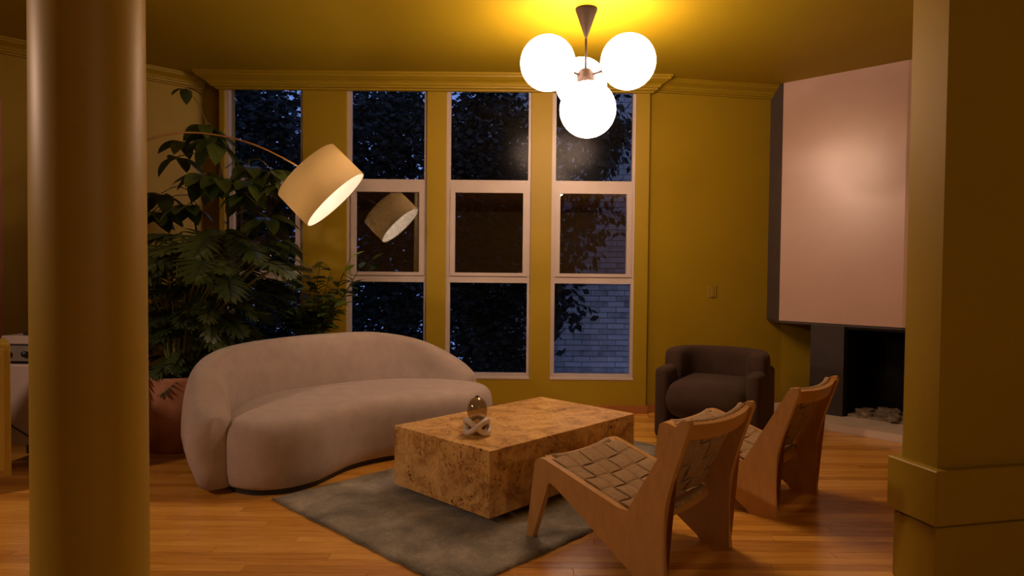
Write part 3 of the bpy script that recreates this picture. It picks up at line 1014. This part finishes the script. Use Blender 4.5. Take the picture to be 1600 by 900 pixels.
def copy_tree(o, parent=None):
    c = o.copy(); COL.objects.link(c); c.parent = parent
    for chd in list(o.children):
        copy_tree(chd, c)
    return c
c2 = copy_tree(c1)
c2.location = c1.location + Vector((.775, .80, 0))
c2['label'] = 'farther low wooden chair with woven cord seat, between the near chair and the fireplace'

# ------------------------------------------------------------------ globe chandelier
HB = Vector((0.482, 4.60, 2.625))
cd = thing('chandelier', 'ceiling light with four glowing white globes on a dark rod', 'chandelier', HB)
obj('canopy', lathe([(0, CZ - HB.z), (0.073, CZ - HB.z), (0.073, CZ - HB.z - .012), (0.066, CZ - HB.z - .03), (0.011, CZ - HB.z - .185), (0.008, CZ - HB.z - .20), (0, CZ - HB.z - .20)], 40), 'bronze', cd, True)
obj('rod', lathe([(0, CZ - HB.z - .18), (.008, CZ - HB.z - .18), (.008, 0.02), (0, 0.02)], 16), 'bronze', cd, True)
obj('hub', lathe([(0, .06)] + [(.06 * math.sin(a * PI / 14), .06 * math.cos(a * PI / 14)) for a in range(1, 14)] + [(0, -.06)], 32), 'bronze', cd, True)
GR = 0.183
for k, off_ in enumerate([(-.258, -.05, .075), (.277, -.05, .090), (0.0, -.16, -.255), (0.0, .29, .035)]):
    g = Vector(off_); dirv = g.normalized()
    R = Vector((0, 0, 1)).rotation_difference(dirv).to_matrix().to_4x4()
    pr = [(0, -GR)] + [(GR * math.sin(a * PI / 28), -GR * math.cos(a * PI / 28)) for a in range(1, 28)] + [(0, GR)]
    ar = obj('arm', tube([dirv * .05, dirv * (g.length - GR + .012)], .008, 10), 'bronze', cd, True)
    obj('cup', lathe([(0, g.length - GR - .004), (.03, g.length - GR - .003), (.036, g.length - GR + .006), (.034, g.length - GR + .008), (0, g.length - GR + .003)], 24, R), 'bronze', ar, True)
    obj('globe', lathe(pr, 48, Matrix.Translation(g)), 'globe', cd, True)

# ------------------------------------------------------------------ arc lamp
al = thing('arc_lamp', 'brass arc floor lamp with a tilted linen drum shade, its foot behind the column', 'lamp', (-2.60, 4.32, 0))
def loc_(p): return Vector(p) - Vector((-2.60, 4.32, 0))
arm_pts = [(-2.60, 4.32, 0.05), (-2.60, 4.32, .6), (-2.60, 4.32, 1.2), (-2.59, 4.325, 1.70), (-2.53, 4.35, 1.98), (-2.38, 4.40, 2.128), (-2.24, 4.47, 2.193), (-2.107, 4.55, 2.216), (-1.94, 4.63, 2.204), (-1.777, 4.70, 2.163), (-1.62, 4.79, 2.092), (-1.475, 4.88, 2.012)]
obj('arm', tube([loc_(p) for p in catmull(arm_pts, 8)], .0065, 10), 'brass', al, True)
obj('base', lathe([(0, 0), (.17, 0), (.175, .01), (.175, .045), (.165, .055), (.02, .058), (.015, .09), (0, .09)], 48), 'brass', al, True)
SCn = Vector((-1.377, 4.885, 1.916)); ax = Vector((.70, .075, -.71)).normalized()
sx_ = ax.cross(Vector((0, 1, 0))).normalized(); sy_ = ax.cross(sx_).normalized()
SM = basis(loc_(SCn), sx_, sy_, ax)
sr_, sh_ = 0.268, 0.145
shade = obj('shade', lathe([(sr_ - .006, -sh_), (sr_, -sh_), (sr_ + .004, 0), (sr_ + .006, sh_), (sr_, sh_)], 64, SM), 'shade', al, True)
obj('lining', lathe([(sr_ - .007, -sh_), (sr_ - .004, 0), (sr_ - .001, sh_)], 64, SM), 'lining', shade, True)
bm = bmesh.new()
for k in range(3):
    a = 2 * PI * k / 3
    tube([SM @ Vector((0, 0, -sh_ + .01)), SM @ Vector((sr_ * .98 * math.cos(a), sr_ * .98 * math.sin(a), -sh_ + .01))], .003, 6, bm)
obj('spider', bm, 'brass', shade)
obj('socket', tube([SM @ Vector((0, 0, -sh_ - .01)), SM @ Vector((0, 0, -.055))], .018, 14), 'brass', al, True)
bl = [(0, -.06), (.014, -.058), (.016, -.035), (.030, -.01), (.034, .012), (.028, .034), (.014, .047), (0, .05)]
obj('bulb', lathe(bl, 24, SM), 'bulb', al, True)

# ------------------------------------------------------------------ potted plants
def pot(parent, r0_, r1_, h, mat='terracotta'):
    obj('pot', lathe([(0, 0), (r0_, 0), (r0_ + .006, .01), (r1_, h - .03), (r1_ + .002, h), (r1_ - .02, h), (r1_ - .025, h - .05), (0, h - .05)], 48), mat, parent, True)
    obj('soil', lathe([(r1_ - .03, h - .049), (r1_ * .5, h - .035), (0, h - .03)], 32), 'soil', parent, True)

def lobed_leaf(seed, lobes=8):
    rg = random.Random(seed)
    bm = bmesh.new()
    def P(x, y):
        return bm.verts.new((x, y, 0.06 - 0.32 * y * y + 0.10 * abs(x) - 0.35 * x * x))
    mid = []
    n = lobes
    for i in range(n + 1):
        t = i / n
        w = 0.085 * (1 - .8 * t)
        mid.append((P(-w, t), P(0, t), P(w, t)))
    for a, b_ in zip(mid, mid[1:]):
        bm.faces.new((a[0], a[1], b_[1], b_[0])); bm.faces.new((a[1], a[2], b_[2], b_[1]))
    for i in range(n):
        t = (i + .5) / n
        ln = .46 * math.sin(PI * (0.16 + 0.80 * t)) ** .75 * rg.uniform(.86, 1.1)
        an = math.radians(8 + 55 * t + rg.uniform(-6, 6)) - (.35 if i == 0 else 0)
        for sgn in (-1, 1):
            a, b_ = (mid[i][0], mid[i + 1][0]) if sgn < 0 else (mid[i][2], mid[i + 1][2])
            dx, dy = math.cos(an) * sgn, math.sin(an)
            m0 = (a.co + b_.co) / 2
            w = .050
            px, py = -dy, dx
            c0 = P(m0.x + dx * ln * .6 - px * w * sgn, m0.y + dy * ln * .6 - py * w * sgn)
            c1_ = P(m0.x + dx * ln * .6 + px * w * sgn, m0.y + dy * ln * .6 + py * w * sgn)
            tip = P(m0.x + dx * ln, m0.y + dy * ln)
            bm.faces.new((a, c0, c1_, b_)); bm.faces.new((c0, tip, c1_))
    me = bpy.data.meshes.new('lobed_leaf')
    bm.to_mesh(me); bm.free()
    for p in me.polygons: p.use_smooth = True
    return me

def oval_leaf(wd=0.36, nseg=6, fold=.25, droop=.28, tipw=.3):
    bm = bmesh.new()
    rows = []
    for i in range(nseg + 1):
        t = i / nseg
        w = wd * .5 * math.sin(PI * (t ** .85) * .98 + .03) ** .7 if 0 < i < nseg else 0.008
        z = .10 * t - droop * t * t
        rows.append([bm.verts.new((-w, t, z + fold * w)), bm.verts.new((0, t, z)), bm.verts.new((w, t, z + fold * w))])
    for a, b_ in zip(rows, rows[1:]):
        bm.faces.new((a[0], a[1], b_[1], b_[0])); bm.faces.new((a[1], a[2], b_[2], b_[1]))
    me = bpy.data.meshes.new('oval_leaf')
    bm.to_mesh(me); bm.free()
    for p in me.polygons: p.use_smooth = True
    return me

def put_leaf(name, me, mat, parent, loc, direction, size, rollv=0.0):
    """leaf whose +Y follows direction; its upper side looks up"""
    d = Vector(direction).normalized()
    upv = Vector((0, 0, 1)) if abs(d.z) < .97 else Vector((0, -1, 0))
    x = d.cross(upv).normalized(); z = x.cross(d).normalized()
    mt = Matrix((x, d, z)).transposed().to_4x4()
    mt = Matrix.Translation(Vector(loc)) @ mt @ Matrix.Rotation(rollv, 4, 'Y') @ Matrix.Scale(size, 4)
    if not me.materials: me.materials.append(M[mat])
    o = bpy.data.objects.new(name, me)
    COL.objects.link(o)
    o.parent = parent
    o.matrix_local = mt
    return o

# split-leaf philodendron in the terracotta pot
pg = random.Random(11)
PP = Vector((-2.43, 4.99, 0))
ph = thing('potted_philodendron', 'split-leaf philodendron in a big terracotta pot left of the sofa', 'plant', PP)
pot(ph, .245, .268, .535)
lob = [lobed_leaf(s_, 8) for s_ in range(4)]
for k in range(150):
    a = k * 2.399 + pg.uniform(-.3, .3)
    lev = k / 149
    hgt = .55 + 1.0 * lev ** .9 + pg.uniform(-.06, .06)
    rad = (.36 + .26 * math.sin(PI * min(1, lev * 1.05))) * pg.uniform(.55, 1.05)
    ex_ = Vector((math.cos(a) * rad, math.sin(a) * rad, 0))
    ex_ += Vector((.16, .05, 0)) * lev + Vector((.03, .06, 0))
    root = Vector((math.cos(a) * .07, math.sin(a) * .07, .50))
    tip = Vector((ex_.x, ex_.y, hgt))
    # keep clear of the sofa back
    fac_ = Vector((math.cos(a), math.sin(a), 0)).dot(Vector((.72, -.69, 0)))
    if fac_ > -.2 and hgt < 1.25:
        tip -= Vector((math.cos(a), math.sin(a), 0)) * rad * .65 * min(1, fac_ + .5)
    mid_ = (root + tip) * .5 + Vector((0, 0, .10)) - ex_ * .12
    obj('petiole', tube(catmull([root, mid_, tip], 4), [.008] * 4 + [.006] * 4 + [.004], 5), 'stem', ph, True)
    out = Vector((math.cos(a), math.sin(a), pg.uniform(-.5, .25)))
    put_leaf('leaf', lob[k % 4], 'leaf_dark', ph, tip, out, pg.uniform(.26, .38) * (.72 if fac_ > -.2 and hgt < 1.25 else 1), pg.uniform(-.35, .35))

# tall umbrella plant
SP = Vector((-2.36, 5.62, 0))
sc = thing('potted_umbrella_plant', 'tall thin-stemmed umbrella plant in the corner, top leaves near the ceiling', 'plant', SP)
pot(sc, .15, .18, .34, 'soil')
ov = [oval_leaf(.54, 6, .25, .30), oval_leaf(.58, 6, .2, .42), oval_leaf(.50, 6, .3, .22)]
sg_ = random.Random(21)
stems = [[(0, 0, .3), (-.02, -.02, 1.0), (.02, -.04, 1.7), (-.04, -.05, 2.15), (-.10, -.06, 2.46)],
         [(.04, .02, .3), (.08, .0, 1.1), (.14, -.06, 1.75), (.22, -.1, 2.2)],
         [(-.04, .0, .3), (-.12, -.05, 1.0), (-.20, -.12, 1.6), (-.24, -.16, 1.95)]]
for st in stems:
    cp_ = catmull(st, 6)
    obj('stem', tube(cp_, [.014 - .009 * i / (len(cp_) - 1) for i in range(len(cp_))], 7), 'bark', sc, True)
whorls = [((-.12, -.06, 2.60), (-.10, -.2, .30), .13, 3), ((-.06, -.05, 2.42), (.10, -.30, .05), .19, 7), ((-.05, -.05, 2.34), (-.26, -.15, .03), .17, 4), ((.0, -.05, 2.30), (.26, -.14, .0), .20, 7),
          ((.20, -.1, 2.18), (.24, -.12, -.08), .20, 8), ((.14, -.08, 1.98), (.18, -.24, .0), .20, 8), ((-.02, -.05, 1.98), (-.02, -.30, .06), .22, 8), ((-.22, -.15, 1.92), (-.20, -.10, -.02), .18, 7),
          ((-.18, -.1, 1.78), (.02, -.26, .02), .20, 8), ((.08, -.04, 1.75), (.30, -.12, -.02), .21, 8), ((-.24, -.16, 1.90), (-.30, .0, -.14), .18, 6), ((.02, -.05, 1.66), (.10, -.34, -.05), .20, 8), ((.12, -.04, 1.60), (.34, -.05, -.05), .19, 7),
          ((-.10, -.06, 2.58), (.05, -.14, -.02), .18, 6), ((-.08, -.06, 2.56), (.02, -.22, .05), .20, 6), ((-.08, -.06, 2.50), (-.20, -.12, .0), .17, 4), ((-.03, -.05, 2.2), (.12, -.32, -.02), .20, 7), ((-.2, -.14, 1.7), (-.22, -.2, .05), .20, 8), ((.2, -.1, 2.1), (.34, -.2, -.12), .19, 7), ((0, -.04, 1.5), (-.1, -.36, .0), .20, 8), ((.05, -.04, 1.86), (.22, -.3, .04), .20, 8)]
for wi, (bs, off_, sz, nl) in enumerate(whorls):
    b0 = Vector(bs)
    if b0.z > 2.2: b0.z -= .17
    h = b0 + Vector(off_)
    obj('petiole', tube(catmull([b0, (b0 + h) * .5 + Vector((0, 0, .05)), h], 4), .0042, 5), 'stem', sc, True)
    for k in range(nl):
        a = 2 * PI * k / nl + sg_.uniform(-.2, .2)
        d = Vector((math.cos(a), math.sin(a), sg_.uniform(-.75, -.2)))
        put_leaf('leaflet', ov[(k + wi) % 3], 'leaf_gloss', sc, h + d * .02, d, sz * sg_.uniform(.95, 1.3), sg_.uniform(-.3, .3))

# small leafy shrub by the second window
HP = Vector((-1.80, 5.93, 0))
hs = thing('potted_shrub', 'small bushy shrub behind the sofa with leaf tips coloured as lamplit', 'plant', HP)
pot(hs, .12, .15, .30, 'soil')
hv = random.Random(31)
sl = oval_leaf(.46, 4, .25, .2)
sl2 = oval_leaf(.40, 4, .25, .2)
tips = []
for k in range(23):
    a = k * 2.399; rad = .08 + .29 * math.sqrt((k + .5) / 23)
    e = Vector((.06 + rad * math.cos(a) * 1.12, rad * math.sin(a) * .75 - .03, 1.13 + hv.uniform(-.20, .24) + .10 * math.cos(a)))
    if k == 22: e = Vector((.40, -.10, 1.40))
    cp_ = catmull([(0.02 * math.cos(a), .02 * math.sin(a), .26), (e.x * .25, e.y * .25, .70), tuple(e)], 6)
    obj('branch', tube(cp_, [.009 - .006 * i / (len(cp_) - 1) for i in range(len(cp_))], 5), 'bark', hs, True)
    tips.append(e)
    for j in range(13):
        t = .62 + .38 * j / 12
        idx = min(len(cp_) - 1, int(t * (len(cp_) - 1)))
        p = cp_[idx]
        b2 = hv.uniform(0, 6.28)
        d = Vector((math.cos(b2), math.sin(b2), hv.uniform(-.2, .8)))
        new = (k == 22 and j > 9) or (k == 4 and j > 10)  # tips that get the painted lamplit colour
        put_leaf('leaf', sl2 if new else sl, 'leaf_lit' if new else 'leaf_shrub', hs, p + d * .008, d, hv.uniform(.11, .16), hv.uniform(-.4, .4))

# ------------------------------------------------------------------ things left of the column
cb = thing('cabinet', 'ochre cabinet cut off by the left edge of the picture', 'cabinet', (-3.40, 3.70, 0), math.radians(40))
obj('body', rbox(-.515, .515, -.18, .20, .10, .868, .004, 1), 'cabinet', cb)
obj('base', boxbm(-.46, .46, -.13, .18, 0, .10), 'cabinet', cb)
for k in range(2):
    x0 = -.50 + k * .505
    dr = obj('door', rbox(x0 + .012, x0 + .478, -.196, -.18, .135, .84, .003, 1), 'cabinet', cb)
    obj('knob', lathe([(0, 0), (.008, 0), (.006, .014), (.012, .02), (.010, .028), (0, .03)], 16, basis((x0 + (.44 if k == 0 else .05), -.196, .5), (1, 0, 0), (0, 0, 1), (0, -1, 0))), 'brass', dr, True)
co = thing('console', 'pale console on dark legs between the ochre cabinet and the column', 'console', (-3.12, 4.58, 0))
obj('body', rbox(-.32, .32, -.20, .20, .15, .675, .008, 2), 'console', co)
for sx2 in (-1, 1):
    for sy2 in (-1, 1):
        obj('leg', tube([(sx2 * .27, sy2 * .15, 0), (sx2 * .27, sy2 * .15, .15)], [.012, .018], 10), 'black', co, True)
rc = thing('stereo_receiver', 'black stereo receiver with a silver knob on the pale console', 'receiver', (-3.15, 4.56, .676))
obj('case', rbox(-.20, .20, -.15, .15, .012, .125, .004, 1), 'black', rc)
obj('front_panel', rbox(-.195, .195, -.156, -.15, .018, .118, .002, 1), 'silver', rc)
for kx in (-.13, -.02, .09):
    obj('knob', lathe([(0, 0), (.022, 0), (.020, .016), (0, .017)], 20, basis((kx, -.156, .066), (1, 0, 0), (0, 0, 1), (0, -1, 0))), 'black', rc, True)
for kx in (-.16, .16):
    obj('foot', lathe([(0, 0), (.018, 0), (.018, .012), (0, .012)], 12, Matrix.Translation((kx, 0, 0))), 'black', rc)
tt = thing('turntable', 'low turntable on top of the stereo receiver', 'turntable', (-3.15, 4.56, .803))
obj('case', rbox(-.19, .19, -.14, .14, 0, .055, .004, 1), 'console', tt)
obj('platter', lathe([(0, .055), (.12, .055), (.12, .068), (0, .07)], 32), 'black', tt)
obj('tonearm', tube([(.15, .09, .06), (.15, .09, .085), (.13, -.05, .085), (.07, -.09, .075)], .004, 6), 'silver', tt)
cbp = catmull([(-3.28, 4.372, .60), (-3.30, 4.365, .42), (-3.25, 4.36, .30), (-3.10, 4.355, .20), (-2.98, 4.33, .10), (-2.95, 4.30, .012), (-2.8, 4.27, .008)], 8)
tag(obj('power_cable', tube(cbp, .005, 6), 'black', None, True), 'thin black cable hanging in front of the pale console', 'cable')
pc = Vector((-4.02, 5.345, 0))
pw = thing('wall_canvas', 'tall dusty pink canvas on the left wall at the picture edge', 'canvas', pc, math.atan2(LD.y, LD.x))
obj('canvas', rbox(-1.0, 0, -.035, -.002, .73, 2.62, .004, 1), 'pink_panel', pw)
obj('stretcher_frame', boxbm(-.98, -.02, -.004, .0, .75, 2.60), 'rail_wood', pw)

# ------------------------------------------------------------------ garden outside
gd = struct('garden_ground', boxbm(-20, 20, 6.9, 26, -2.7, -2.5), 'earth')
tag(gd, None, None)
BY = 9.2
bwall = thing('garden_wall', 'white painted brick garden wall behind the rightmost window', 'wall', (1.0, BY, -2.5))
obj('masonry', boxbm(-1.45, 3.2, 0.012, .25, 0, 6.3), 'brickwork', bwall)
bme = bpy.data.meshes.new('brick')
bb = rbox(0.005, 0.225, 0.0, .05, 0.005, 0.070, .004, 1); bb.to_mesh(bme); bb.free()
bme.materials.append(M['brick'])
bg_ = random.Random(41)
for r_ in range(30, 66):
    z0 = 0.075 * r_ + 0.03
    for k_ in range(8):
        x0 = -0.62 + .23 * k_ + (.115 if r_ % 2 else 0)
        o = link('brick', bme, None, bwall)
        o.location = (x0, bg_.uniform(-.006, .004), z0)

def tree(label, base_, trunk_h, blobs, nleaf, size, seed, name='garden_tree', hang=0.0):
    rg = random.Random(seed)
    t = thing(name, label, 'tree', base_)
    tr_ = catmull([(0, 0, 0), (rg.uniform(-.1, .1), rg.uniform(-.1, .1), trunk_h * .5), (rg.uniform(-.15, .15), 0, trunk_h)], 6)
    bm = tube(tr_, [.12 - .07 * i / (len(tr_) - 1) for i in range(len(tr_))], 8)
    obj('trunk', bm, 'bark', t, True)
    for c, r in blobs:
        obj('bough', tube(catmull([(0, 0, trunk_h * .55), ((c[0]) * .5, c[1] * .5, (trunk_h * .6 + c[2]) * .5 + .2), c], 5), [.05, .045, .04, .036, .032, .028, .024, .02, .016, .012, .008], 6), 'bark', t, True)
    vs_, fs_ = [], []
    tw = sum(r[0] * r[1] * r[2] for _, r in blobs)
    for c, r in blobs:
        for k in range(int(nleaf * r[0] * r[1] * r[2] / tw)):
            while True:
                q = Vector((rg.uniform(-1, 1), rg.uniform(-1, 1), rg.uniform(-1, 1)))
                if q.length < 1: break
            if k % 26 == 0:
                cl_ = Vector(c) + Vector((q.x * r[0], q.y * r[1], q.z * r[2]))
                sp_ = size * rg.uniform(.7, 1.7)
            p = cl_ + Vector((rg.gauss(0, sp_), rg.gauss(0, sp_), rg.gauss(0, sp_)))
            a = rg.uniform(0, 2 * PI)
            d = Vector((math.cos(a), math.sin(a), rg.uniform(-1.0, .6) - hang)).normalized()
            s_ = d.cross(Vector((rg.uniform(-1, 1), rg.uniform(-1, 1), rg.uniform(-1, 1)))).normalized()
            l_ = size * rg.uniform(.7, 1.3); w_ = l_ * .27
            n0 = len(vs_)
            vs_ += [p, p + d * l_ * .5 + s_ * w_, p + d * l_, p + d * l_ * .5 - s_ * w_]
            fs_.append((n0, n0 + 1, n0 + 2, n0 + 3))
    me = bpy.data.meshes.new('foliage'); me.from_pydata([tuple(v) for v in vs_], [], fs_)
    o = link('foliage', me, 'tree_leaf', t); o['kind'] = 'stuff'
    return t
tree('dark tree outside the leftmost window behind the plants', (-3.7, 9.0, -2.5), 4.2, [((0, 0, 5.2), (1.1, .8, 1.3)), ((-.1, .1, 3.4), (1.1, .8, 1.2)), ((.2, 0, 2.2), (.9, .7, .7))], 21000, .11, 1)
tree('dark tree seen through the second window from the left', (-1.75, 9.4, -2.5), 4.6, [((.05, 0, 5.4), (.82, .7, 1.1)), ((.05, .1, 3.8), (.82, .7, 1.2)), ((0, 0, 2.3), (.75, .6, .8))], 17000, .105, 2)
tree('dense dark tree filling the third window', (-.36, 8.35, -2.5), 4.4, [((.05, 0, 5.2), (.70, .45, 1.0)), ((.0, .05, 3.9), (.66, .45, 1.0)), ((.0, 0, 2.6), (.62, .45, .9))], 19000, .095, 3)
tree('drooping tree in front of the white brick wall', (.33, 8.0, -2.5), 4.9, [((.44, 0, 5.6), (.45, .25, .5)), ((.19, 0, 4.9), (.24, .2, .6)), ((.27, 0, 4.15), (.22, .2, .55)), ((.63, -.05, 4.6), (.12, .2, .7)), ((.25, 0, 3.35), (.20, .2, .28)), ((.84, 0, 5.3), (.16, .2, .5))], 2600, .12, 4, hang=.8)
tree('far tree in the gap between the two leftmost garden trees', (-3.2, 12.6, -2.5), 5.4, [((0, 0, 6.4), (2.6, 1.0, 1.6)), ((.3, 0, 4.2), (2.6, 1.0, 1.5)), ((.2, 0, 2.6), (2.4, .9, .9))], 15000, .13, 5)
